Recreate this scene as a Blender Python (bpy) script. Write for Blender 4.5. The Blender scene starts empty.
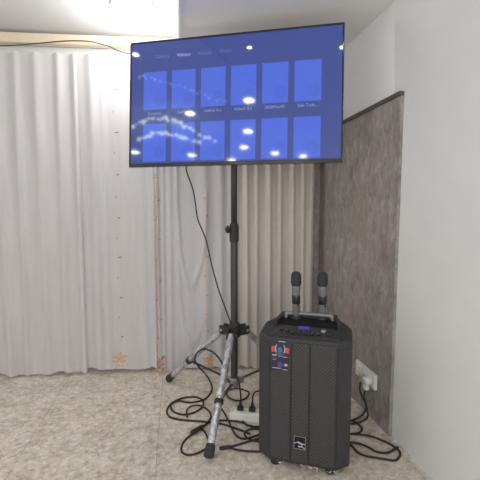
import bpy, bmesh, math, random
from mathutils import Vector, Matrix
random.seed(7)
S = bpy.context.scene
COL = S.collection
PI = math.pi

# ------------------------------------------------------------------ camera
CAM_H, FPX = 1.10, 370.0
YAW, PITCH = math.radians(9.9), math.radians(4.95)
FW = Vector((math.sin(YAW)*math.cos(PITCH), math.cos(YAW)*math.cos(PITCH), -math.sin(PITCH)))
RT = Vector((math.cos(YAW), -math.sin(YAW), 0))
UP = RT.cross(FW)
cd = bpy.data.cameras.new('camera')
cam = bpy.data.objects.new('camera', cd)
COL.objects.link(cam)
cam.location = (0, 0, CAM_H)
cam.rotation_euler = Matrix((RT, UP, -FW)).transposed().to_euler()
cd.sensor_width = 36
cd.lens = FPX/480*36
cd.clip_start = 0.02
S.camera = cam

# survey of the photograph: where a sight line meets a real plane of the room
def ray(x, y): return FW + RT*((x-240)/FPX) + UP*((240-y)/FPX)
EYE = Vector((0, 0, CAM_H))
def fl(x, y, z=0.0):
    d = ray(x, y); return EYE + d*((z-CAM_H)/d.z)
def at_x(x, y, X):
    d = ray(x, y); return EYE + d*(X/d.x)
def at_y(x, y, Y):
    d = ray(x, y); return EYE + d*(Y/d.y)

# ------------------------------------------------------------------ materials
def srgb(r, g, b):
    f = lambda c: c/12.92 if c <= .04045 else ((c+.055)/1.055)**2.4
    return (f(r/255), f(g/255), f(b/255), 1)

class NT:
    def __init__(s, name):
        s.m = bpy.data.materials.new(name); s.m.use_nodes = True
        s.t = s.m.node_tree; s.n = s.t.nodes; s.l = s.t.links
        s.b = s.n['Principled BSDF']; s.out = s.n['Material Output']
        s.coord = None
    def obj(s):
        if not s.coord: s.coord = s.n.new('ShaderNodeTexCoord')
        return s.coord.outputs['Object']
    def new(s, t, **k):
        n = s.n.new(t)
        for a, v in k.items(): setattr(n, a, v)
        return n
    def mapping(s, scale=(1,1,1), rot=(0,0,0), loc=(0,0,0)):
        n = s.new('ShaderNodeMapping'); n.inputs['Scale'].default_value = scale
        n.inputs['Rotation'].default_value = rot; n.inputs['Location'].default_value = loc
        s.l.new(s.obj(), n.inputs['Vector']); return n.outputs[0]
    def noise(s, scale, detail=4, rough=.55, vec=None, dist=0):
        n = s.new('ShaderNodeTexNoise'); n.inputs['Scale'].default_value = scale
        n.inputs['Detail'].default_value = detail; n.inputs['Roughness'].default_value = rough
        n.inputs['Distortion'].default_value = dist
        s.l.new(vec if vec else s.obj(), n.inputs['Vector']); return n.outputs['Fac']
    def ramp(s, fac, stops):
        n = s.new('ShaderNodeValToRGB'); e = n.color_ramp.elements
        while len(e) < len(stops): e.new(.5)
        for q, (p, c) in zip(e, stops): q.position = p; q.color = c
        s.l.new(fac, n.inputs[0]); return n.outputs[0]
    def math(s, op, a, b=None, c=None):
        n = s.new('ShaderNodeMath', operation=op)
        for i, v in enumerate((a, b, c)):
            if v is None: continue
            if isinstance(v, (int, float)): n.inputs[i].default_value = v
            else: s.l.new(v, n.inputs[i])
        return n.outputs[0]
    def mix(s, fac, a, b, blend='MIX'):
        n = s.new('ShaderNodeMix', data_type='RGBA', blend_type=blend)
        for i, v in ((0, fac), (6, a), (7, b)):
            if isinstance(v, (int, float, tuple)): n.inputs[i].default_value = v
            else: s.l.new(v, n.inputs[i])
        return n.outputs[2]
    def bump(s, h, strength=.3, dist=.002):
        n = s.new('ShaderNodeBump'); n.inputs['Strength'].default_value = strength
        n.inputs['Distance'].default_value = dist
        s.l.new(h, n.inputs['Height']); s.l.new(n.outputs[0], s.b.inputs['Normal'])
    def set(s, rough=.5, metal=0., spec=.5, color=None):
        s.b.inputs['Roughness'].default_value = rough; s.b.inputs['Metallic'].default_value = metal
        s.b.inputs['Specular IOR Level'].default_value = spec
        if color is not None:
            if isinstance(color, tuple): s.b.inputs['Base Color'].default_value = color
            else: s.l.new(color, s.b.inputs['Base Color'])
        return s.m

def plain(name, c, rough=.5, metal=0., spec=.5, var=.06, scale=30):
    t = NT(name); lo = tuple(v*(1-var) for v in c[:3])+(1,); hi = tuple(min(1, v*(1+var)) for v in c[:3])+(1,)
    return t.set(rough, metal, spec, t.ramp(t.noise(scale), [(.3, lo), (.7, hi)]))

def glow(name, c, strength, base=(0.01, .01, .012, 1), rough=.3, spec=.5):
    t = NT(name); t.set(rough, 0, spec, base)
    t.b.inputs['Emission Color'].default_value = c; t.b.inputs['Emission Strength'].default_value = strength
    return t.m

M = {}
# floor: beige terrazzo tile with thin joints
t = NT('terrazzo_tile')
sep = t.new('ShaderNodeSeparateXYZ'); t.l.new(t.obj(), sep.inputs[0])
xx = t.math('DIVIDE', t.math('ADD', sep.outputs[0], .0965+6.0), .6)
yy = t.math('DIVIDE', t.math('ADD', t.math('ADD', sep.outputs[1], t.math('MULTIPLY', sep.outputs[0], .12)), -1.892+6.0), .6)
def joint(v): return t.math('LESS_THAN', t.math('ABSOLUTE', t.math('SUBTRACT', t.math('FRACT', t.math('ADD', v, .5)), .5)), .0032)
jt = t.math('MAXIMUM', joint(xx), joint(yy))
base = t.ramp(t.noise(7, 6, .65), [(.3, srgb(178,167,150)), (.5, srgb(202,192,177)), (.72, srgb(216,207,194))])
base = t.mix(t.ramp(t.noise(42, 5, .7), [(.36, (.62,.57,.5,1)), (.52, (1,1,1,1))]), (0,0,0,1), base)
n = base.node; n.blend_type = 'MULTIPLY'; n.inputs[0].default_value = 1.0
t.l.new(t.ramp(t.noise(26, 6, .75), [(.36, (.64,.60,.54,1)), (.50, (1,1,1,1))]), n.inputs[6])
base = t.mix(t.math('MULTIPLY', jt, .55), base, srgb(140,127,108))
t.bump(t.math('SUBTRACT', t.noise(60), jt), .15, .001)
M['floor'] = t.set(.38, 0, .4, base)
# granite cladding with a streaky vertical grain
t = NT('grey_granite')
v = t.mapping((14, 13, 7), (.12, 0, 0))
g = t.ramp(t.noise(1.6, 8, .68, v, .8), [(.28, srgb(112,106,103)), (.45, srgb(143,137,133)), (.57, srgb(158,152,148)), (.74, srgb(188,181,175))])
pk = t.ramp(t.noise(2.2, 3, .5, t.mapping((3, 3, 1.2))), [(.5, (0,0,0,1)), (.72, (.5,.5,.5,1))])
g = t.mix(pk, g, srgb(158,138,126))
sp = t.ramp(t.noise(4.5, 6, .75, v), [(.55, (0,0,0,1)), (.66, (1,1,1,1))])
g = t.mix(t.math('MULTIPLY', sp, .5), g, srgb(90,84,81))
M['granite'] = t.set(.45, 0, .35, g)
M['wall'] = plain('white_plaster', srgb(226,226,226), .8, 0, .2, .02, 6)
M['ceil'] = plain('ceiling_paint', srgb(226,226,228), .7, 0, .2, .02, 3)
M['ceil_drop'] = plain('dropped_ceiling_paint', srgb(238,237,237), .7, 0, .2, .02, 3)
M['white'] = plain('white_plastic', srgb(232,231,228), .35, 0, .5, .02)
M['cream'] = plain('cream_trim', srgb(232,216,192), .6, 0, .3, .07, 9)
M['cap'] = plain('dark_cap', srgb(84,82,82), .5, 0, .3, .08)

def cloth(name, c, c2, trans=.35):
    t = NT(name)
    col = t.ramp(t.noise(3, 5, .6, t.mapping((7, 7, .8))), [(.3, c2), (.7, c)])
    weave = t.noise(900, 2, .5)
    t.bump(weave, .12, .0006)
    t.set(.85, 0, .15, col)
    tr = t.new('ShaderNodeBsdfTranslucent'); t.l.new(col, tr.inputs[0])
    mx = t.new('ShaderNodeMixShader'); mx.inputs[0].default_value = trans
    t.l.new(t.b.outputs[0], mx.inputs[1]); t.l.new(tr.outputs[0], mx.inputs[2]); t.l.new(mx.outputs[0], t.out.inputs[0])
    return t.m
M['sheer'] = cloth('white_sheer_fabric', srgb(228,226,227), srgb(219,216,217))
M['cream_cloth'] = cloth('cream_fabric', srgb(224,219,212), srgb(213,208,202), .25)
M['thread'] = plain('orange_thread', srgb(212,172,144), .8, 0, .1, .2, 90)
M['thread_dark'] = plain('brown_thread', srgb(160,128,108), .8, 0, .1, .2, 90)
M['black'] = plain('black_plastic', srgb(52,52,54), .42, 0, .4, .06)  # blacks here and below are lifted: haze is put into the base colours
M['black_gloss'] = plain('glossy_black_plastic', srgb(40,40,46), .2, 0, .5, .05)
M['rubber'] = plain('black_rubber', srgb(56,55,56), .75, 0, .3, .08)
M['cable'] = plain('cable_rubber', srgb(50,47,46), .6, 0, .3, .1)
M['tube'] = plain('grey_painted_tube', srgb(68,67,68), .45, .2, .4, .06)
t = NT('film_wrapped_tube')
h = t.noise(6, 4, .6, t.mapping((6, 6, 1.6), (.5, .3, 0)), 1.2)
t.bump(h, .6, .004)
M['film'] = t.set(.22, .35, .8, t.ramp(h, [(.32, srgb(132,131,134)), (.5, srgb(176,176,180)), (.68, srgb(226,227,231))]))
M['grey_mic'] = plain('dark_grey_mic_paint', srgb(120,119,119), .4, .3, .5, .05)
M['steel'] = plain('brushed_steel', srgb(158,158,160), .35, .5, .5, .08, 60)
M['handle'] = plain('handle_grey', srgb(128,128,131), .4, .3, .5, .05)
M['cabinet'] = plain('speaker_cabinet_plastic', srgb(59,59,61), .6, 0, .3, .05)
# perforated speaker grille
t = NT('perforated_grille')
sep = t.new('ShaderNodeSeparateXYZ'); t.l.new(t.obj(), sep.inputs[0])
px = t.math('SINE', t.math('MULTIPLY', sep.outputs[0], 2*PI/.0165)); pz = t.math('SINE', t.math('MULTIPLY', sep.outputs[2], 2*PI/.0150))
hole = t.math('MULTIPLY', px, pz)
col = t.ramp(t.math('ADD', t.math('MULTIPLY', hole, .5), .5), [(.2, srgb(56,56,57)), (.6, srgb(68,68,68)), (.9, srgb(78,78,77))])
t.bump(hole, .4, .002)
M['grille'] = t.set(.6, .1, .3, col)
M['strip_dark'] = plain('center_strip_plastic', srgb(70,69,70), .5, 0, .4, .05)
M['groove'] = plain('groove_black', srgb(30,30,32), .7, 0, .2, .05)
M['ui_bg'] = glow('screen_background', (.055, .085, .30, 1), .92, (.004,.004,.006,1), .06, .5)
M['ui_tile'] = glow('screen_tile', (.090, .17, .80, 1), .86, (.004,.004,.006,1), .06, .5)
M['ui_icon'] = glow('screen_icon', (.085, .16, .74, 1), .84, (.004,.004,.006,1), .06, .5)
M['ui_text'] = glow('screen_text', (.38, .45, .75, 1), .8, (.004,.004,.006,1), .06, .5)
M['ui_dim'] = glow('screen_dim_text', (.16, .20, .48, 1), .9, (.004,.004,.006,1), .06, .5)
M['ui_hot'] = glow('screen_bright_text', (.5, .5, .85, 1), .9, (.004,.004,.006,1), .06, .5)
M['led'] = glow('violet_display', (.11, .07, .75, 1), .42)
M['lamp'] = glow('lamp_diffuser', (1, .99, .97, 1), 14, (.9,.9,.9,1))
M['downlight'] = glow('downlight_glow', (1, .98, .94, 1), 55, (.9,.9,.9,1))
M['fairy'] = glow('light_string_glow', (.88, 1, .88, 1), 12, (.9,.9,.9,1))
M['fairy_soft'] = glow('pale_light_string_glow', (.85, .92, 1, 1), 3, (.9,.9,.9,1))
M['st_navy'] = plain('sticker_navy', srgb(40,40,66), .4)
M['st_red'] = plain('sticker_red', srgb(196,78,76), .4)
M['st_white'] = plain('sticker_white', srgb(178,178,192), .4)
M['st_blue'] = plain('sticker_blue', srgb(58,112,156), .4, 0, .5, .4, 120)
M['st_violet'] = plain('sticker_violet', srgb(78,64,140), .4, 0, .5, .3, 120)
M['beige'] = plain('beige_plastic', srgb(196,184,150), .5)

# ------------------------------------------------------------------ mesh helpers
class MB:
    """collects faces with material slots, then links them as ONE mesh object"""
    def __init__(s): s.v = []; s.f = []; s.mi = []; s.sm = []; s.mats = []
    def slot(s, m):
        if m not in s.mats: s.mats.append(m)
        return s.mats.index(m)
    def add(s, vs, fs, m, smooth=False, mat=None):
        o = len(s.v); k = s.slot(m)
        for v in vs:
            v = Vector(v); s.v.append(mat @ v if mat else v)
        for f in fs: s.f.append([o+i for i in f]); s.mi.append(k); s.sm.append(smooth)
    def bm(s, b, m, smooth=False, mat=None):
        b.verts.ensure_lookup_table(); b.verts.index_update()
        s.add([v.co.copy() for v in b.verts], [[v.index for v in f.verts] for f in b.faces], m, smooth, mat); b.free()
    def box(s, c, d, m, bevel=0., rotz=0., mat=None):
        b = bmesh.new(); bmesh.ops.create_cube(b, size=1)
        for v in b.verts: v.co = Vector((v.co.x*d[0], v.co.y*d[1], v.co.z*d[2]))
        if bevel: bmesh.ops.bevel(b, geom=b.edges[:], offset=bevel, segments=2, profile=.6, affect='EDGES')
        T = Matrix.Translation(c) @ Matrix.Rotation(rotz, 4, 'Z')
        s.bm(b, m, False, mat @ T if mat else T)
    def tube(s, pts, r, m, n=10, caps=True, smooth=True):
        pts = [Vector(p) for p in pts]; N = len(pts)
        rs = r if isinstance(r, (list, tuple)) else [r]*N
        vs = []; fs = []
        tang = [(pts[min(i+1, N-1)]-pts[max(i-1, 0)]).normalized() for i in range(N)]
        a = tang[0].orthogonal().normalized()
        for i in range(N):
            a = (a - tang[i]*a.dot(tang[i])); a = a.normalized() if a.length > 1e-6 else tang[i].orthogonal().normalized()
            b = tang[i].cross(a)
            for k in range(n):
                w = 2*PI*k/n; vs.append(pts[i] + (a*math.cos(w)+b*math.sin(w))*rs[i])
        for i in range(N-1):
            for k in range(n): fs.append([i*n+k, i*n+(k+1)%n, (i+1)*n+(k+1)%n, (i+1)*n+k])
        s.add(vs, fs, m, smooth)
        if caps:
            s.add(vs[:n], [list(range(n))[::-1]], m); s.add(vs[-n:], [list(range(n))], m)
    def lathe(s, prof, m, n=24, mat=None, smooth=True, caps=True):
        vs = []; fs = []; P = len(prof)
        for r, z in prof:
            for k in range(n):
                w = 2*PI*k/n; vs.append(Vector((max(r, 1e-5)*math.cos(w), max(r, 1e-5)*math.sin(w), z)))
        for i in range(P-1):
            for k in range(n): fs.append([i*n+k, i*n+(k+1)%n, (i+1)*n+(k+1)%n, (i+1)*n+k])
        if caps: fs.append(list(range(n))[::-1]); fs.append([(P-1)*n+k for k in range(n)])
        s.add(vs, fs, m, smooth, mat)
    def poly(s, pts, m, mat=None): s.add(pts, [list(range(len(pts)))], m, False, mat)
    def prism(s, outline, z0, z1, m, mat=None):
        """outline (x, y) extruded from z0 to z1 (numbers or functions of x, y)"""
        g = lambda z, p: z(*p) if callable(z) else z
        n = len(outline)
        vs = [(x, y, g(z0, (x, y))) for x, y in outline] + [(x, y, g(z1, (x, y))) for x, y in outline]
        fs = [list(range(n))[::-1], list(range(n, 2*n))] + [[i, (i+1) % n, n+(i+1) % n, n+i] for i in range(n)]
        s.add(vs, fs, m, False, mat)
    def text(s, body, size, m, loc, align='CENTER', squash=1.):
        """lettering in the local XZ plane, facing -Y"""
        cu = bpy.data.curves.new('lettering', 'FONT'); cu.body = body; cu.size = size; cu.align_x = align; cu.align_y = 'CENTER'; cu.resolution_u = 2
        o = bpy.data.objects.new('lettering', cu); COL.objects.link(o)
        dg = bpy.context.evaluated_depsgraph_get(); me = bpy.data.meshes.new_from_object(o.evaluated_get(dg))
        T = Matrix.Translation(loc) @ Matrix.Rotation(PI/2, 4, 'X') @ Matrix.Diagonal((squash, 1, 1, 1))
        s.add([v.co.copy() for v in me.vertices], [list(p.vertices) for p in me.polygons], m, False, T)
        bpy.data.objects.remove(o); bpy.data.curves.remove(cu); bpy.data.meshes.remove(me)
    def build(s, name, parent=None, recalc=True):
        me = bpy.data.meshes.new(name)
        me.from_pydata([tuple(v) for v in s.v], [], s.f)
        for m in s.mats: me.materials.append(m)
        me.polygons.foreach_set('material_index', s.mi); me.polygons.foreach_set('use_smooth', s.sm)
        me.validate(); me.update()
        if recalc:
            b = bmesh.new(); b.from_mesh(me); bmesh.ops.remove_doubles(b, verts=b.verts, dist=1e-6)
            bmesh.ops.recalc_face_normals(b, faces=b.faces); b.to_mesh(me); b.free()
        o = bpy.data.objects.new(name, me); COL.objects.link(o)
        if parent: o.parent = parent
        return o

def tag(o, label, cat, group=None):
    o['label'] = label; o['category'] = cat
    if group: o['group'] = group
    return o
def thing(name, label, cat, loc=(0,0,0), rot=(0,0,0), group=None):
    o = bpy.data.objects.new(name, None); COL.objects.link(o)
    o.location = loc; o.rotation_euler = rot; o.empty_display_size = .05
    return tag(o, label, cat, group)
def struct(o): o['kind'] = 'structure'; return o

def spline(pts, n=8):
    pts = [Vector(p) for p in pts]; P = [pts[0]*2-pts[1]] + pts + [pts[-1]*2-pts[-2]]
    out = []
    for i in range(1, len(P)-2):
        a, b, c, d = P[i-1:i+3]
        for k in range(n):
            u = k/n
            out.append(.5*((2*b)+(c-a)*u+(2*a-5*b+4*c-d)*u*u+(3*b-a-3*c+d)*u**3))
    out.append(pts[-1]); return out

# ------------------------------------------------------------------ room shell
WX = 1.0            # face of the granite on the right wall
CEIL, DROP = 2.20, 2.055
b = MB(); b.box((-.9, -.5, -.03), (6.2, 7.0, .06), M['floor']); struct(b.build('floor'))
b = MB(); b.box((-1.2, 2.505+.0595+.155, 1.1), (5.6, .08, 2.2), M['wall'], 0, -math.atan(.085)); struct(b.build('wall_back'))
b = MB(); b.box((1.075, 0.0, 1.1), (.12, 5.24, 2.2), M['wall']); struct(b.build('wall_right'))
b = MB(); b.box((-2.0, -.5, CEIL+.04), (4.1, 7.0, .08), M['ceil']); struct(b.build('ceiling'))
b = MB(); b.box((.575, .31, DROP+.13), (1.06, 4.62, .26), M['ceil_drop']); o = struct(b.build('ceiling_dropped'))
b = MB(); b.box((.036, .31, DROP+.004), (.018, 4.62, .022), M['white'], .002); struct(b.build('trim_1'))
# granite cladding of the right wall, up to a dark cap
b = MB(); b.box((WX+.0075, 2.085, .80), (.015, 1.07, 1.60), M['granite']); struct(b.build('wall_cladding_right'))
ya = 2.505-.085*(.925+.5)+.155-.0475
b = MB(); b.box((.905, ya+.0017, .80), (.22, .015, 1.60), M['granite'], 0, -math.atan(.085)); struct(b.build('wall_cladding_back'))
b = MB(); b.box((WX+.004, 2.085, 1.610), (.026, 1.07, .02), M['cap'], .002); struct(b.build('trim_2'))
# cream pelmet board under the ceiling along the back
b = MB(); b.box((-1.73, 2.505+.1046+.065, 2.150), (3.5, .05, .060), M['cream'], .006, -math.atan(.085)); struct(b.build('trim_3'))

# ------------------------------------------------------------------ curtains
def hang_y(x): return 2.505 - (x+.5)*.085
def bell(u): return math.exp(-u*u)
class Curtain:
    def __init__(s, x0, x1, folds, hem, top=2.05, wave=(.0, .06), drape=None):
        s.x0, s.x1, s.folds, s.hem, s.top, s.wave, s.drape = x0, x1, folds, hem, top, wave, drape
    def y(s, x, z):
        k = (s.top-z)/s.top
        y = hang_y(x)
        for xt, xb, w, a in s.folds: y -= a*bell((x-(xt+(xb-xt)*k))/w)*(.75+.35*k)
        y -= s.wave[0]*(math.sin(2*PI*x/s.wave[1]+1.3*math.sin(9*x)+.5*k) + .4*math.sin(2*PI*x/s.wave[1]*.47+2))
        if s.drape: y -= s.drape(x, z)
        return min(y, hang_y(x)+.045)
    def hz(s, x):
        return s.hem + .007*math.sin(13*x+s.x0*7) + .004*math.sin(31*x)
    def mesh(s, m, nx=150, nz=70):
        b = MB(); vs = []; fs = []
        for j in range(nz+1):
            for i in range(nx+1):
                x = s.x0+(s.x1-s.x0)*i/nx; zb = s.hz(x); sag = s.top - .012*abs(math.sin((x-s.x0)/(s.x1-s.x0)*PI*5))
                z = zb+(sag-zb)*j/nz
                vs.append((x, s.y(x, z), z))
        W = nx+1
        for j in range(nz):
            for i in range(nx): fs.append([j*W+i, j*W+i+1, (j+1)*W+i+1, (j+1)*W+i])
        b.add(vs, fs, m, True)
        return b
    def stitch(s, b, pts, m, off=.0035):
        """a small flat motif laid on the cloth"""
        b.poly([(x, s.y(x, z)-off, z) for x, z in pts], m)
    def leaf(s, b, x, z, L, w, ang, m):
        w *= 1.4
        P = []
        for k in range(8):
            t = 2*PI*k/8; u, v = math.cos(t)*L/2, math.sin(t)*w/2
            P.append((x+u*math.cos(ang)-v*math.sin(ang), z+u*math.sin(ang)+v*math.cos(ang)))
        s.stitch(b, P, m)
    def stem(s, b, x, z0, z1, m, w=.0016, wob=.004):
        n = 24
        for i in range(n):
            za, zb = z0+(z1-z0)*i/n, z0+(z1-z0)*(i+1)/n
            xa, xb = x+wob*math.sin(i*.9), x+wob*math.sin((i+1)*.9)
            s.stitch(b, [(xa-w, za), (xa+w, za), (xb+w, zb), (xb-w, zb)], m)
    def blossom(s, b, x, z, R, m, m2):
        R *= 1.2
        for k in range(26):
            a = random.uniform(0, 2*PI); r = R*math.sqrt(random.random())*.95
            s.leaf(b, x+r*.85*math.cos(a), z+r*math.sin(a), R*random.uniform(.25,.6), R*random.uniform(.10,.2), a+random.uniform(-.7,.7), m if k % 3 else m2)
        for k in range(5):
            a = 2*PI*k/5; s.leaf(b, x+.2*R*math.cos(a), z+.25*R*math.sin(a), R*.3, R*.16, a+.5, m2)
        for dx in (-.35, 0, .4):
            s.leaf(b, x+dx*R, z-.95*R, R*.45, R*.12, PI/2+dx*.5, m)

def X_at(px, py):                                   # where a sight line meets the line of the curtains
    d = ray(px, py); tt = (2.505-.0425)/(d.y+.085*d.x); return d.x*tt, CAM_H+d.z*tt

def ell(x, z, cx, cz, rx, w):                       # hanging swag: a rounded ridge
    r = math.hypot((x-cx)/rx, (z-cz)/(rx*1.7)); return bell((r-1)/w)*(1 if z < cz else max(0, 1-(z-cz)/.12))

def ridge(x, z, pts, w):
    best = 9
    for (ax, az), (bx_, bz_) in zip(pts, pts[1:]):
        ux, uz = bx_-ax, bz_-az; t_ = max(0, min(1, ((x-ax)*ux+(z-az)*uz)/(ux*ux+uz*uz)))
        best = min(best, math.hypot(x-ax-t_*ux, z-az-t_*uz))
    return bell(best/w)
SW1 = [X_at(*p) for p in ((176,150),(177,205),(180,250),(184,273),(189,286),(194,284),(200,266),(205,235),(206,195))]
SW2 = [X_at(*p) for p in ((178,262),(180,300),(184,328),(190,344),(197,338),(204,318))]
def swag(x, z): return .016*ridge(x, z, SW1, .013) + .009*ridge(x, z, SW2, .016)
cur = {}
cur['left'] = Curtain(-.60, -.132, [(-.50,-.50,.035,.03), (-.44,-.44,.02,.012), (-.14,-.14,.018,.03), (-.3,-.32,.12,.015), (-.21,-.2,.03,.010)], .034)
cur['middle'] = Curtain(-.140, .385, [(-.118,-.112,.016,.040), (-.072,-.085,.014,.022), (-.03,-.04,.02,.016), 
                        (.19,.20,.035,.020), (.30,.29,.03,.024), (.365,.365,.02,.02)], .014, wave=(.0012,.09),
                        drape=lambda x, z: swag(x, z))
cur['right'] = Curtain(.390, .918, [(.40,.40,.014,.02), (.46,.47,.02,.028), (.535,.53,.018,.03), (.61,.62,.02,.034), (.69,.69,.018,.03), (.765,.78,.02,.032), (.84,.85,.018,.03), (.905,.895,.014,.02)], .010, wave=(.002,.055))
cur['window'] = Curtain(-1.16, -.585, [(-1.06,-1.06,.03,.03), (-.95,-.96,.02,.02), (-.83,-.82,.03,.025), (-.70,-.71,.025,.025), (-.6,-.6,.02,.03)], .018, wave=(.0012,.1))
cur['far'] = Curtain(-1.62, -1.165, [(-1.55,-1.55,.03,.03), (-1.4,-1.4,.02,.02), (-1.25,-1.25,.03,.025), (-1.12,-1.12,.025,.025)], .018, wave=(.0012,.1))
LAB = {'left': 'white sheer curtain with small orange sprigs on its left, beside the screen',
       'middle': 'white sheer curtain behind the tripod with an orange trimmed edge and swagged folds',
       'right': 'cream pleated curtain hanging between the tripod pole and the granite corner',
       'window': 'plain white sheer curtain left of the sprigged one',
       'far': 'outermost plain white sheer curtain on the back wall'}
G = 'curtains along the back wall'
OB = {}
for k in ('left', 'middle', 'right', 'window', 'far'):
    o = cur[k].mesh(M['cream_cloth'] if k == 'right' else M['sheer']).build('curtain', recalc=False)
    OB[k] = tag(o, LAB[k], 'curtain', G)
# embroidery
b = MB(); c = cur['left']; own = OB['left']
xs, _ = X_at(118, 240)
for i, py in enumerate((70, 90, 112, 133, 153, 175, 197, 218, 238, 257, 277, 297, 317, 336)):
    x, z = X_at(118, py)
    c.leaf(b, xs+(.012 if i % 2 else -.004), z, .02 if i % 3 else .030, .006, .2 if i % 2 else 1.2, M['thread_dark'] if i % 2 else M['thread'])
c.stem(b, xs, .16, 1.95, M['sheer'], .001)
e = MB(); x, z = X_at(120, 358); c.blossom(e, x, z, .042, M['thread'], M['thread']); e.build('embroidered_blossom', own, recalc=False)
b.build('embroidered_sprigs', OB['left'], recalc=False)
b = MB(); c = cur['middle']; own = OB['middle']
xs, _ = X_at(157.5, 260)
c.stem(b, xs, .09, 1.30, M['thread'], .0016, .003)
for i, py in enumerate((178, 200, 220, 239, 259, 279, 299, 318, 337)):
    x, z = X_at(157, py); c.leaf(b, xs+(.010 if i % 2 else -.008), z, .03, .006, .25*(-1)**i, M['thread_dark'] if i % 2 else M['thread'])
    c.leaf(b, xs, z+.018, .02, .005, 1.4, M['thread'])
e = MB(); x, z = X_at(159, 362); c.blossom(e, x, z, .052, M['thread'], M['thread_dark']); e.build('embroidered_blossom', own, recalc=False)
b.build('embroidered_trim', own, recalc=False); b = MB()
xs, _ = X_at(206, 260)
c.stem(b, xs, .16, 1.2, M['thread'], .0009, .004)
for i, py in enumerate((198, 216, 236, 256, 275, 295, 313, 330)):
    x, z = X_at(206, py); c.leaf(b, xs+(.008 if i % 2 else -.006), z, .024, .006, .3*(-1)**i, M['thread'])
e = MB(); x, z = X_at(208, 359); c.blossom(e, x, z, .042, M['thread'], M['thread']); e.build('embroidered_blossom', own, recalc=False)
b.build('embroidered_sprigs', OB['middle'], recalc=False)
# curtain wire, sagging between hooks, hung just under the pelmet
b = MB()
wp = [(-1.62, 2.56, 2.09), (-1.1, hang_y(-1.1), 2.075), (-.6, hang_y(-.6), 2.125), (-.42, hang_y(-.42)-.012, 2.103), (-.33, hang_y(-.33)-.012, 2.07), (-.26, hang_y(-.26)-.012, 2.055), (-.1, hang_y(-.1), 2.06), (.4, hang_y(.4), 2.055), (.96, hang_y(.96), 2.055)]
b.tube(spline(wp, 6), .0035, M['cap'], 6)
tag(b.build('curtain_wire'), 'thin dark sagging wire that carries the curtains under the cream pelmet', 'curtain wire')

# ------------------------------------------------------------------ ceiling lights
lp = fl(133, 6, CEIL)
L = thing('ceiling_light', 'bright round ceiling light glaring above the top left corner of the screen', 'ceiling light', (lp.x, lp.y, CEIL))
b = MB(); b.lathe([(.104, -.002), (.118, 0), (.118, -.012), (.104, -.012), (.104, -.002)], M['white'], 32, caps=False); b.build('frame', L)
b = MB(); b.lathe([(.116, -.0125), (.114, -.020), (.10, -.030), (.05, -.036), (.0, -.037)], M['lamp'], 32); b.build('diffuser', L)
spots = [((-.9205,.8421),.045), ((-.299,.8071),.045), ((-.0536,.3129),.045), ((-.6919,.191),.05), ((-1.013,-.236),.05), ((-.7984,-.6136),.05),
         ((-.5444,-.8868),.05), ((-1.7863,-.2007),.055), ((-2.3591,.2397),.055), ((-1.4526,-.6276),.055), ((-.596,1.77),.022)]
dspots = [((.235,1.66),.015), ((.69,1.40),.016)]
proto = None
def downlight(x, y, z, r, lab):
    d = thing('downlight', lab, 'downlight', (x, y, z), (0,0,0), 'recessed downlights of the hall ceiling')
    b = MB(); b.lathe([(r, -.001), (r*1.25, -.001), (r*1.22, -.006), (r, -.006), (r, -.001)], M['white'], 20, caps=False); b.build('frame', d)
    b = MB(); b.lathe([(r*.98, -.001), (r*.98, -.004), (0, -.005)], M['downlight'], 20); b.build('diffuser', d)
for (x, y), r in spots: downlight(x, y, CEIL, r, 'small round downlight in the main ceiling, mirrored in the screen')
for (x, y), r in dspots: downlight(x, y, DROP, r, 'small round downlight in the dropped ceiling, mirrored in the screen')
# strings of small decorative lights, hung from the ceiling of the hall and mirrored in the screen
def light_string(pts, m, r, lab):
    b = MB(); P = spline(pts, 5)
    b.tube(P, .002, M['white'], 6)
    for i, p in enumerate(P):
        q = r*(.55+.9*random.random()); e = bmesh.new(); bmesh.ops.create_icosphere(e, subdivisions=1, radius=q)
        b.bm(e, m, True, Matrix.Translation(p+Vector((random.uniform(-.01,.01), random.uniform(-.01,.01), random.uniform(-.015,.015)))))
    for p in (P[0], P[len(P)//2], P[-1]): b.tube([p, (p.x, p.y, CEIL)], .0015, M['white'], 5)
    return tag(b.build('light_string'), lab, 'string lights', 'decorative light strings')
light_string([(-1.45,1.09,2.07), (-1.2,1.12,2.09), (-1.05,1.09,2.09), (-.978,.974,2.08), (-.956,.794,2.07), (-.951,.41,2.06)], M['fairy'], .017, 'string of small lights hung in an arc, mirrored in the screen')
light_string([(-1.65,.80,2.09), (-1.45,.79,2.10), (-1.3,.767,2.09), (-1.2,.65,2.08), (-1.15,.42,2.07)], M['fairy'], .017, 'second string of small lights farther into the hall')
light_string([(-.613,1.71,2.08), (-.533,1.60,2.08), (-.459,1.425,2.08), (-.40,1.265,2.08), (-.34,1.09,2.08)], M['fairy_soft'], .008, 'string of pale lights nearest the screen')

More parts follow.
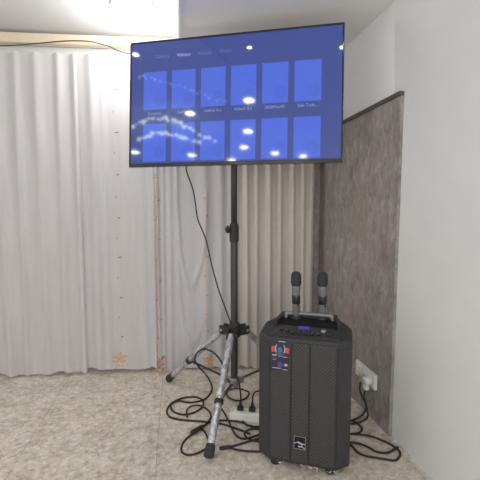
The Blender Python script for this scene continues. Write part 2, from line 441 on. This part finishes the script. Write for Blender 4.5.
# ------------------------------------------------------------------ tripod stand
TC = Vector((.313, 1.98, 0))
T = thing('tripod_stand', 'tall dark grey tripod stand with film wrapped legs carrying the screen', 'tripod stand', TC)
def lv(p): return Vector(p)-TC
b = MB(); b.lathe([(.019,.118),(.0200,.13),(.0200,.95),(.019,.955)], M['tube'], 20); b.lathe([(.0172,.95),(.0172,1.66),(.015,1.665)], M['tube'], 20); b.build('pole', T)
b = MB(); b.lathe([(.0205,.915),(.0245,.92),(.0255,.93),(.0255,1.0),(.023,1.012),(.018,1.018)], M['rubber'], 24)
col_o = b.build('collar', T)
b = MB(); kd = Vector((-.88, -.47, 0)).normalized()
b.tube([kd*.023+Vector((0,0,.985)), kd*.045+Vector((0,0,.985))], .008, M['rubber'], 10)
b.tube([kd*.040+Vector((0,0,.968)), kd*.048+Vector((0,0,.988)), kd*.04+Vector((0,0,1.004))], [.009,.012,.007], M['rubber'], 10)
b.build('knob', col_o)
feet = [fl(208.6, 456.5, .02), fl(168.5, 379, .02), Vector((.745, 2.13, .02))]
dirs = []
b = MB(); b.lathe([(.021,.385),(.034,.39),(.034,.45),(.028,.466),(.020,.468)], M['rubber'], 24)
for f in feet:
    d = lv(f); d.z = 0; d.normalize(); dirs.append(d)
    ang = math.atan2(d.y, d.x)
    for sgn in (-1, 1):
        side = Vector((-d.y, d.x, 0))*sgn*.021
        b.box(d*.055+side+Vector((0,0,.42)), (.058,.012,.050), M['rubber'], .004, ang)
    b.tube([d*.070+Vector((-d.y, d.x, 0))*.030+Vector((0,0,.42)), d*.070-Vector((-d.y, d.x, 0))*.030+Vector((0,0,.42))], .008, M['steel'], 8)
b.build('hub', T)
for f, d, nm in zip(feet, dirs, ('front', 'left', 'right')):
    top = d*.066+Vector((0,0,.42)); end = lv(f)
    ax = (end-top).normalized()
    b = MB(); N = 26; pts = [top+(end-top)*i/N for i in range(N+1)]
    rr = [.0178+.0010*math.sin(i*2.3)+.0007*math.sin(i*5.1) for i in range(N+1)]
    b.tube(pts, rr, M['film'], 16)
    lg = b.build('leg', T)
    b = MB(); b.tube([end-ax*.05, end-ax*.045, end-ax*.004, end+ax*.004], [.0185,.0215,.0235,.019], M['rubber'], 16); b.build('rubber_foot', lg)
    # brace from the bottom bracket up to the leg
    q = top+(end-top)*.60
    b = MB(); st = d*.030+Vector((0,0,.135))
    b.box((0,0,0), ((q-st).length, .016, .006), M['tube'], .001, 0, Matrix.Translation((st+q)/2) @ (q-st).to_track_quat('X', 'Z').to_matrix().to_4x4())
    b.build('brace', T)
    b = MB(); b.tube([q-ax*.010, q+ax*.010], .0225, M['rubber'], 16); b.build('clamp', lg)
b = MB(); b.lathe([(.021,.10),(.031,.105),(.033,.115),(.033,.145),(.024,.152)], M['steel'], 20)
for d in dirs: b.box(d*.043+Vector((0,0,.13)), (.03,.022,.035), M['steel'], .003, math.atan2(d.y, d.x))
b.build('bottom_bracket', T)

# ------------------------------------------------------------------ screen
TVC = Vector((.2815, 1.8938, 1.6432)); TW, TH = 1.098, .6583
TROT = (math.radians(-4.38), 0, math.radians(-21.56))
tm = Matrix.Translation(TVC) @ Matrix.Rotation(TROT[2], 4, 'Z') @ Matrix.Rotation(TROT[0], 4, 'X')
TV = thing('flat_screen_tv', 'large black flat screen showing blue video folders, mounted on the tripod', 'television', TVC, TROT)
b = MB(); bz = .008; bb = .019
b.box((0, .004, TH/2-bz/2), (TW, .018, bz), M['black_gloss'], .001)
b.box((0, .004, -TH/2+bb/2), (TW, .020, bb), M['black_gloss'], .002)
for s_ in (-1, 1): b.box((s_*(TW/2-bz/2), .004, (bb-bz)/2), (bz, .018, TH-bb-bz), M['black_gloss'], .001)
b.build('bezel', TV)
b = MB(); b.box((0, .017, .004), (TW-.006, .018, TH-.012), M['black'], .004); b.box((0, .040, -.10), (TW*.72, .034, TH*.55), M['black'], .012)
b.build('rear_housing', TV)
def U(u, v): return ((u-.5)*TW, (v-.5)*TH)
b = MB()
x0, z0 = -TW/2+bz, -TH/2+bb; x1, z1 = TW/2-bz, TH/2-bz
b.add([(x0, 0, z0), (x1, 0, z0), (x1, 0, z1), (x0, 0, z1)], [[0,1,2,3]], M['ui_bg'])
def rect(u0, v0, u1, v1, m, off=-.0006):
    a, c = U(u0, v0), U(u1, v1); b.add([(a[0], off, a[1]), (c[0], off, a[1]), (c[0], off, c[1]), (a[0], off, c[1])], [[0,1,2,3]], m)
names = ['Doduvhs', 'SubFud', 'SubFol A.s', 'Video1 5.n', '2020Mev45', 'Safe Todu..']
for r_, (va, vb) in enumerate(((.455, .755), (.042, .342))):
    for i in range(6):
        ua = .071+i*.1437
        rect(ua, va, ua+.117, vb, M['ui_tile'])
        P = []
        cx_, cz_ = U(ua+.083, va+.075)
        for k in range(20):
            w = 2*PI*k/20; P.append((cx_+.030*math.cos(w), -.0010, cz_+.034*math.sin(w)))
        b.poly(P, M['ui_icon'])
        if r_ == 0:
            tx, tz = U(ua+.058, .424); b.text(names[i], .021, M['ui_text'], (tx, -.0012, tz))
for s_, u, mm in (('Gallery', .165, 'ui_dim'), ('Videos', .272, 'ui_hot'), ('Images', .375, 'ui_dim'), ('Music', .475, 'ui_dim')):
    tx, tz = U(u, .872); b.text(s_, .027, M[mm], (tx, -.0012, tz))
b.build('screen', TV, recalc=False)
# mounting plate between pole and screen
b = MB(); Ti = Matrix.Translation(-TC) @ tm
b.box((.03, .064, -.08), (.24, .012, .30), M['tube'], .003, 0, Ti)
b.build('mounting_plate', T)

# ------------------------------------------------------------------ trolley loudspeaker
SP = Vector((.503, 1.390, 0)); SR = math.radians(-25.2)
SM = Matrix.Translation(SP) @ Matrix.Rotation(SR, 4, 'Z')
K = thing('trolley_speaker', 'black trolley loudspeaker with octagonal top and perforated front by the granite wall', 'loudspeaker', SP, (0,0,SR))
HW = .134
def outline(i=0.):
    return [(-HW+i*.4, i), (HW-i*.4, i), (.192-i, .046+i*.4), (.192-i, .19-i*.4), (.142-i*.4, .29-i), (-.142+i*.4, .29-i), (-.192+i, .19-i*.4), (-.192+i, .046+i*.4)]
ztop = lambda x, y: .568+.010*y/.29
b = MB()
rings = [(.020, lambda x, y: .022), (.004, lambda x, y: .030), (0, lambda x, y: .044), (0, lambda x, y: ztop(x, y)-.012), (.003, lambda x, y: ztop(x, y)-.003), (.010, ztop)]
vs = []; fs = []
for ins, zf in rings:
    for x, y in outline(ins): vs.append((x, y, zf(x, y)))
for j in range(len(rings)-1):
    for k in range(8): fs.append([j*8+k, j*8+(k+1)%8, (j+1)*8+(k+1)%8, (j+1)*8+k])
fs += [list(range(8))[::-1], [40+k for k in range(8)]]
b.add(vs, fs, M['cabinet']); b.build('cabinet', K)
# front panels
def panel(name, xa, xb, m, y0=-.004, za=.048, zb=.553):
    b = MB(); b.box(((xa+xb)/2, y0/2+.001, (za+zb)/2), (xb-xa, abs(y0)+.004, zb-za), m, .0025); return b.build(name, K)
panel('grille', -.130, -.050, M['grille'])
panel('grille', .030, .130, M['grille'])
cs = panel('center_strip', -.044, .025, M['grille'], -.007)
for sg in (-1, 1):
    a = Vector((sg*HW, 0, 0)); c = Vector((sg*.192, .046, 0)); d = (c-a); L_ = d.length; d.normalize(); n_ = Vector((d.y, -d.x, 0))*sg
    if n_.y > 0: n_ = -n_
    b = MB(); b.box((a+c)/2+n_*.001+Vector((0,0,.300)), (L_-.010, .006, .475), M['cabinet'], .002, math.atan2(d.y, d.x)); b.build('chamfer_panel', K)
# badge on the centre strip
b = MB(); bx, bzc = -.008, .136
b.box((bx, -.0100, bzc), (.046, .004, .054), M['groove'], .001)
for dx in (-.023, .023): b.box((bx+dx, -.0125, bzc), (.0018, .002, .054), M['steel'])
for dz in (-.027, .027): b.box((bx, -.0125, bzc+dz), (.046, .002, .0018), M['steel'])
def stroke(xa, za, xb, zb, w): b.add([(xa, -.0132, za-w), (xb, -.0132, zb-w), (xb, -.0132, zb+w), (xa, -.0132, za+w)], [[0,1,2,3]], M['st_white'])
stroke(bx-.022, bzc-.004, bx-.008, bzc+.003, .0016); stroke(bx-.008, bzc+.003, bx+.012, bzc-.005, .004); stroke(bx+.010, bzc-.004, bx+.022, bzc-.003, .002)
stroke(bx-.006, bzc-.015, bx+.006, bzc-.016, .003); stroke(bx+.006, bzc-.016, bx+.012, bzc-.009, .0022); stroke(bx+.008, bzc-.016, bx+.022, bzc-.021, .002)
b.build('badge', cs, recalc=False)
# promotional sticker on the left of the front
b = MB(); sx, sz, sw, sh = -.094, .496, .072, .128
yq = -.0058
def sq(u0, v0, u1, v1, m, o=0.):
    xa, xb = sx-sw/2+u0*sw, sx-sw/2+u1*sw; za, zb = sz-sh/2+v0*sh, sz-sh/2+v1*sh
    b.add([(xa, yq-o, za), (xb, yq-o, za), (xb, yq-o, zb), (xa, yq-o, zb)], [[0,1,2,3]], m)
sq(.02, 0, .98, 1, M['st_navy'])
sq(.42, .945, .80, .975, M['st_white'], .0004)
sq(0, .60, .23, .79, M['st_red'], .0004); sq(.78, .59, 1.0, .77, M['st_red'], .0004)
for sgn, cxx in ((-1, .36), (1, .66)):            # pale brackets either side of the picture
    P = []
    for k in range(9):
        w = -1.2+2.4*k/8; P.append((cxx+sgn*.14*math.cos(w), .72+.15*math.sin(w)))
    for k in range(8, -1, -1):
        w = -1.2+2.4*k/8; P.append((cxx+sgn*.085*math.cos(w), .72+.13*math.sin(w)))
    b.poly([(sx-sw/2+u*sw, yq-.0008, sz-sh/2+v*sh) for u, v in P], M['st_white'])
P = [(.5+.13*math.cos(2*PI*k/14)*(1+.2*math.sin(3*k)), .68+.10*math.sin(2*PI*k/14)*(1+.25*math.cos(2*k))) for k in range(14)]
b.poly([(sx-sw/2+u*sw, yq-.0006, sz-sh/2+v*sh) for u, v in P], M['st_blue'])
sq(.30, .53, .72, .565, M['st_blue'], .0004)
sq(.06, .475, .30, .515, M['st_white'], .0004); sq(.40, .47, .62, .485, M['st_white'], .0004); sq(.66, .45, .92, .468, M['st_white'], .0004)
sq(.06, .39, .32, .405, M['st_red'], .0004); sq(.08, .335, .26, .35, M['st_white'], .0004)
P = [(.52+.20*math.cos(2*PI*k/12)*(1+.3*math.sin(5*k)), .20+.09*math.sin(2*PI*k/12)) for k in range(12)]
b.poly([(sx-sw/2+u*sw, yq-.0005, sz-sh/2+v*sh) for u, v in P], M['st_violet'])
sq(.76, .16, .92, .24, M['st_white'], .0004); sq(.05, .06, .55, .085, M['st_white'], .0004); sq(.62, .03, .95, .05, M['st_white'], .0004)
o = b.build('sticker', K, recalc=False); o['label'] = 'small navy sticker with two red blocks, a blue picture and lines of white print'
# control panel on the sloping top
slope = math.atan(.010/.29)
TT = Matrix.Translation((0, 0, .568)) @ Matrix.Rotation(slope, 4, 'X')
b = MB(); b.prism([(-.142,.020),(.142,.020),(.118,.135),(-.118,.135)], .0, .007, M['black'], TT)
cp = b.build('control_panel', K)
b = MB(); b.box((-.010, .114, .0085), (.048,.030,.005), M['led'], .001, 0, TT); b.build('display', cp)
for i, (kx, ky, kr) in enumerate(((-.10,.075,.009),(-.075,.06,.008),(-.048,.045,.009),(-.022,.045,.008),(.004,.045,.008),(.03,.045,.008),(.056,.05,.008),(.075,.085,.012),(.098,.05,.009))):
    b = MB(); b.lathe([(kr,.006),(kr,.014),(kr*.75,.018),(0,.018)], M['steel'] if i == 7 else M['black_gloss'], 14, TT @ Matrix.Translation((kx, ky, 0))); b.build('knob', cp)
# dark well with the carrying handle at the back of the top
b = MB()
b.prism([(-.135,.148),(.135,.148),(.118,.276),(-.118,.276)], .0, .004, M['groove'], TT)
b.prism([(-.150,.142),(-.132,.142),(-.112,.278),(-.128,.278)], .0, .022, M['black'], TT)
b.prism([(.132,.142),(.150,.142),(.128,.278),(.112,.278)], .0, .022, M['black'], TT)
b.prism([(-.128,.262),(.128,.262),(.128,.280),(-.128,.280)], .0, .024, M['black'], TT)
b.build('handle_well', K)
b = MB(); hp = spline([TT @ Vector((-.110,.250,.004)), TT @ Vector((-.104,.253,.018)), TT @ Vector((-.088,.256,.025)), TT @ Vector((.088,.256,.025)), TT @ Vector((.104,.253,.018)), TT @ Vector((.110,.250,.004))], 6)
b.tube(hp, .0095, M['handle'], 12); o = b.build('handle', K); o['label'] = 'grey metal carrying handle'
# microphone wells
mics = []
for px_ in ((296.0, 319), (322.3, 320)):
    p = fl(px_[0], px_[1], .574); lp_ = SM.inverted() @ p; mics.append((p, lp_))
for p, q in mics:
    b = MB(); zt = ztop(q.x, q.y); b.lathe([(.0205,zt-.004),(.0265,zt-.004),(.0265,zt+.012),(.0205,zt+.012),(.0205,zt-.004)], M['black'], 20, Matrix.Translation((q.x, q.y, 0)), caps=False); b.build('microphone_well', K)
# corner blocks and feet
for x, y in ((-.115,.035),(.115,.035)):
    b = MB(); b.lathe([(.018,0),(.022,.003),(.022,.018),(.026,.026)], M['rubber'], 16, Matrix.Translation((x, y, 0))); b.build('foot', K)
for x in (-.125, .125):
    b = MB(); b.tube([(x-.012,.235,.028),(x+.012,.235,.028)], .028, M['rubber'], 20)
    b.box((x,.235,.050), (.034,.03,.02), M['black'], .002); b.build('wheel', K)
b = MB()
for i in range(46):
    x = random.uniform(.0, .15) if i > 8 else random.uniform(-.10, -.06); y = -.009 if x < HW else (x-HW)*.8-.009
    z = .034+random.uniform(-.006,.008)-max(0, .004*(x/.15)); w = random.uniform(.0016,.0048)
    b.add([(x-w, y, z), (x+w, y-.001, z-w*.4), (x+w*.3, y-.002, z+w)], [[0,1,2]], M['white'])
o = b.build('torn_film_edge', K, recalc=False); o['kind'] = 'stuff'; o['label'] = 'torn shiny scraps of clear film along the lower front edge'

# ------------------------------------------------------------------ microphones
def microphone(p, q, rz, lean, lab):
    z0 = ztop(q.x, q.y)+.0015
    m = thing('microphone', lab, 'microphone', (p.x, p.y, z0), (lean[0], lean[1], rz), 'handheld microphones')
    b = MB(); b.lathe([(.010,0),(.0165,.003),(.0180,.02),(.0175,.06),(.0185,.10),(.0205,.150),(.0215,.158)], M['grey_mic'], 24); b.build('body', m)
    b = MB(); b.lathe([(.0195,.157),(.0205,.158),(.0240,.166),(.0248,.178),(.0238,.184),(.0244,.188),(.0236,.205),(.020,.217),(.012,.223),(0,.2245)], M['rubber'], 24); b.build('grille_head', m)
    b = MB(); b.lathe([(.0188,.072),(.0196,.074),(.0202,.110),(.0196,.112)], M['black_gloss'], 24); b.build('display_band', m)
    b = MB(); b.box((0, -.0195, .068), (.008,.004,.010), M['black'], .001); b.build('switch', m)
    return m
microphone(*mics[0], .2, (0, math.radians(-.7)), 'handheld microphone standing in the left slot of the loudspeaker, nearer the tripod')
microphone(*mics[1], .3, (0, math.radians(-1.0)), 'handheld microphone standing in the right slot of the loudspeaker, against the granite')

# ------------------------------------------------------------------ wall socket and plugs
pA, pB = 1.868, 1.665
SK = thing('socket_board', 'long white switch and socket board on the granite wall', 'socket', (WX, (pA+pB)/2, .213))
b = MB(); b.box((-.008, 0, 0), (.016, pA-pB, .080), M['white'], .003); b.build('plate', SK)
for i, yy_ in enumerate((.072, .045)):
    b = MB(); b.box((-.018, yy_, .005), (.006,.018,.036), M['white'], .0015); b.build('rocker_switch', SK)
for yy_ in (.005, -.055):
    b = MB()
    b.lathe([(.020,0),(.022,0),(.022,.003),(.020,.003)], M['white'], 20, Matrix.Translation((-.016, yy_, 0)) @ Matrix.Rotation(-PI/2, 4, 'Y'))
    for dz, dy in ((.009, 0), (-.005, .008), (-.005, -.008)):
        b.lathe([(.003,0),(.003,.002),(0,.002)], M['groove'], 10, Matrix.Translation((-.0165, yy_+dy, dz)) @ Matrix.Rotation(-PI/2, 4, 'Y'))
    b.build('socket_outlet', SK)
sy = (pA+pB)/2
AD = thing('plug_adapter', 'white plug adapter pushed into the near end of the socket board', 'adapter', (WX-.0165, sy-.055, .205))
b = MB(); b.tube([(-.0005,0,0),(-.028,0,0),(-.034,0,-.002)], [.023,.024,.019], M['white'], 20); b.build('body', AD)
b = MB(); b.box((-.02, 0, -.034), (.024,.03,.022), M['white'], .005); b.build('cord_grip', AD)
PL = thing('power_plug', 'beige plug in the middle of the socket board with a dark cord', 'plug', (WX-.0165, sy+.005, .205))
b = MB(); b.tube([(-.0005,0,0),(-.018,0,0),(-.026,0,-.004)], [.013,.014,.010], M['beige'], 16); b.build('body', PL)
b = MB(); b.tube([(-.018,0,-.008),(-.02,0,-.032)], [.008,.005], M['beige'], 12); b.build('strain_relief', PL)

# ------------------------------------------------------------------ power strip
PS = Vector((.366, 1.808, 0)); PR = math.radians(-19)
P_ = thing('power_strip', 'short white power strip on the floor between tripod and loudspeaker', 'power strip', PS, (0,0,PR))
b = MB(); b.box((0,0,.023), (.20,.062,.046), M['white'], .005); b.build('housing', P_)
for x in (-.06, .0, .06):
    b = MB(); b.lathe([(.018,.0462),(.020,.0462),(.020,.0475),(.018,.0475)], M['white'], 20, Matrix.Translation((x,0,0)))
    for dx, dy in ((0,.009),(-.008,-.005),(.008,-.005)): b.lathe([(.0028,.0455),(.0028,.0468),(0,.0468)], M['groove'], 8, Matrix.Translation((x+dx,dy,0)))
    b.build('socket_outlet', P_)
PM = Matrix.Translation(PS) @ Matrix.Rotation(PR, 4, 'Z')
plugs = []
for x, lab in ((-.048, 'black plug in the power strip outlet nearer the tripod pole'), (.014, 'black plug in the power strip outlet nearer the loudspeaker')):
    q = PM @ Vector((x, 0, .048))
    pl = thing('power_plug', lab, 'plug', q, (0,0,PR), 'black plugs in the power strip')
    b = MB(); b.box((0,0,.010), (.034,.026,.019), M['cable'], .005); b.build('body', pl)
    b = MB(); b.tube([(0,0,.018),(0,0,.03),(.002,0,.058)], [.010,.008,.0045], M['cable'], 12); b.build('strain_relief', pl)
    plugs.append(PM @ Vector((x+.002, 0, .106)))

# ------------------------------------------------------------------ cables
def F(pts, z=.005): return [fl(x, y, z) for x, y in pts]
def cord(pts, r, lab, name='cable', group='cables on the floor', ends=()):
    b = MB(); b.tube(spline(pts, 7), r, M['cable'], 8)
    o = tag(b.build(name), lab, 'cable', group)
    for p, q, rr in ends:
        e = MB(); e.tube([p, p+(q-p)*.15, p+(q-p)*.85, q], [rr*.7, rr, rr, rr*.7], M['cable'], 12); e.build('connector', o)
    return o
hub_f = TC + Vector((-.02, -.055, .455))
# screen cord: drops from the back edge of the screen to the tripod hub
d0 = tm @ Vector((-.245, .045, -.30))
tvp = [d0, d0+Vector((.002,.0,-.05))]
for px_, py_, Y_ in ((193,190,2.0), (196,208,1.99), (198,220,1.985), (206,240,1.97), (211,262,1.96), (218,288,1.945), (226,310,1.93), (232,327,1.915)):
    tvp.append(at_y(px_, py_, Y_))
cord(tvp, .0036, 'thin black cord hanging from the screen down to the tripod hub', 'screen_cable', None)
def on_y(pts, Y): return [at_y(x, y, Y) for x, y in pts]
# loop hanging from the left leg, then the coil on the floor
loop = [at_y(*p) for p in ((231,384,1.94), (224,374,1.98), (222,363,2.0), (214,353,2.02), (204,349,2.05), (197,353,2.075), (195,360,2.085), (199,367,2.05))] + \
       [fl(207,376,.02)] + F([(212,387),(209,395),(203,400),(190,402.5),(178,401),(171,405),(173,411),(182,414.5),(194,412.5),(202,407),(203,401),(196,397),(183,398),(172,403),(167,410),(170,417),(183,420),(203,421.5),(222,424),(240,430),(250,434)])
cord(loop, .0050, 'black cord looped over the left tripod leg and coiled on the floor')
t1 = F([(187,417),(187,410),(192,406),(200,405.5),(208,410),(211,416),(207,423),(201,428),(196,432)], .012)
loop2 = t1 + F([(188,437),(182,445),(182,452),(189,455),(199,452.5),(207,447),(208,439),(204,431),(199,429)])
cord(loop2, .0046, 'black cord forming the low loop left of the front tripod foot', ends=((fl(191,432.5,.014), fl(203,426,.014), .010),))
cord(F([(199,430),(206,424),(216,421),(228,420.5),(242,422.5),(254,428),(266,431)], .006), .0045, 'black cord running straight past the front tripod leg toward the loudspeaker')
cord(F([(221,408),(225,414),(229,422),(235,434),(242,438.5),(252,437),(266,432)], .006), .0048, 'black cord slanting down to the right behind the front tripod leg')
cord(F([(268,426),(256,426.5),(246,424.5),(242,419),(243.5,417.5),(252,417.5),(266,420)], .006), .0046, 'black cord bent in a hook just before the power strip')
cord(F([(268,429),(256,428.5),(247,430.5),(244.5,434.5),(249,439),(258,441.5),(268,443)], .007), .0046, 'black cord making a small loop against the loudspeaker')
cord(F([(230,447),(240,444),(252,440.5),(268,436)], .006), .0046, 'black cord lying loose with a bare jack at its end', ends=((fl(219.5,448.5,.008), fl(231,446.8,.008), .0085),))
cord(F([(229,447.5),(236,449.5),(246,451),(258,451.5),(268,451)], .006), .0046, 'lowest black cord running under the loudspeaker front')
# around the pole foot
cord(F([(244,389.5),(236,388.5),(228,390.5),(227,395),(231,399),(240,400.5),(247,397),(249,392.5),(245,390)], .006), .0044, 'black cord ringed around the foot of the tripod pole')
cord([plugs[0], plugs[0]+Vector((.0,.01,.03)), at_y(239,383,1.89), at_y(236,374,1.94)], .0044, 'black cord rising from the first plug of the power strip to the pole', 'plug_cable', None)
pp = plugs[1]
cord([pp, pp+Vector((.004,.006,.022)), pp+Vector((.02,.01,.040)), pp+Vector((.06,.012,.030)), pp+Vector((.10,.02,-.05))], .0044, 'black cord arching from the second plug behind the loudspeaker', 'plug_cable', None)
# right of the loudspeaker
pr = Vector((WX-.0365, sy+.005, .170))
cord([pr, pr+Vector((-.002,-.006,-.05)), Vector((WX-.03, 1.72, .07)), fl(364,413,.02), fl(358,418,.008), fl(350,421,.006), fl(342,423,.006)], .0048, 'black cord dropping from the beige plug to the floor behind the loudspeaker')
pw = Vector((WX-.038, sy-.055, .158))
cord([pw, pw+Vector((-.004,.002,-.04)), Vector((WX-.05, 1.66, .05)), fl(364,420,.006), fl(357,423,.006), fl(346,424,.006)], .0046, 'second cord dropping from the white adapter behind the loudspeaker')
cord(F([(344,419),(353,421),(360,425.5),(362,429.5),(358,433),(346,434)], .006), .0046, 'black cord in a small bend right of the loudspeaker')
cord([fl(344,433,.006), fl(354,434,.006), fl(364,435,.006), fl(375,437.5,.006), fl(390,444,.006), fl(400,452,.006), fl(396,460,.006), fl(384,459,.006), fl(375,457.5,.006), fl(366,456,.006), fl(358,452.5,.006), fl(352,446,.006), fl(346,442,.006)], .0048, 'black cord in a wide loop on the floor right of the loudspeaker')
cord(F([(344,442.5),(353,442.5),(362,444.5),(370,448),(377,452),(388,452.5),(398,447)], .006), .0046, 'black cord crossing the wide loop right of the loudspeaker')

# ------------------------------------------------------------------ light
def lamp(kind, loc, energy, color, size=.1, rot=None, sy_=None):
    l = bpy.data.lights.new(kind.lower()+'_light', kind); l.energy = energy; l.color = color
    if kind == 'AREA':
        l.size = size
        if sy_: l.shape = 'RECTANGLE'; l.size_y = sy_
    else: l.shadow_soft_size = size
    o = bpy.data.objects.new(kind.lower()+'_light', l); COL.objects.link(o); o.location = loc
    if rot: o.rotation_euler = rot
    return o
lamp('POINT', (lp.x, lp.y, CEIL-.16), 9.0, (1, .99, .97), .05)
lamp('AREA', (-1.6, -2.4, 2.15), 30, (1, .985, .96), 1.6, (math.radians(30), 0, math.radians(-20)), 1.2)  # unseen fill added high behind the camera to brighten the lower room
lamp('AREA', (.1, -1.7, 1.0), 21, (1, .985, .965), 1.8, (math.radians(104), 0, 0), 1.0)  # unseen low frontal fill, added to imitate bounce onto speaker and dropped ceiling
w = bpy.data.worlds.new('room_ambience'); S.world = w; w.use_nodes = True
bg = w.node_tree.nodes['Background']; bg.inputs[0].default_value = (1.0, .99, .98, 1); bg.inputs[1].default_value = .88
S.view_settings.view_transform = 'Standard'
S.view_settings.look = 'None'
S.view_settings.exposure = 0.0
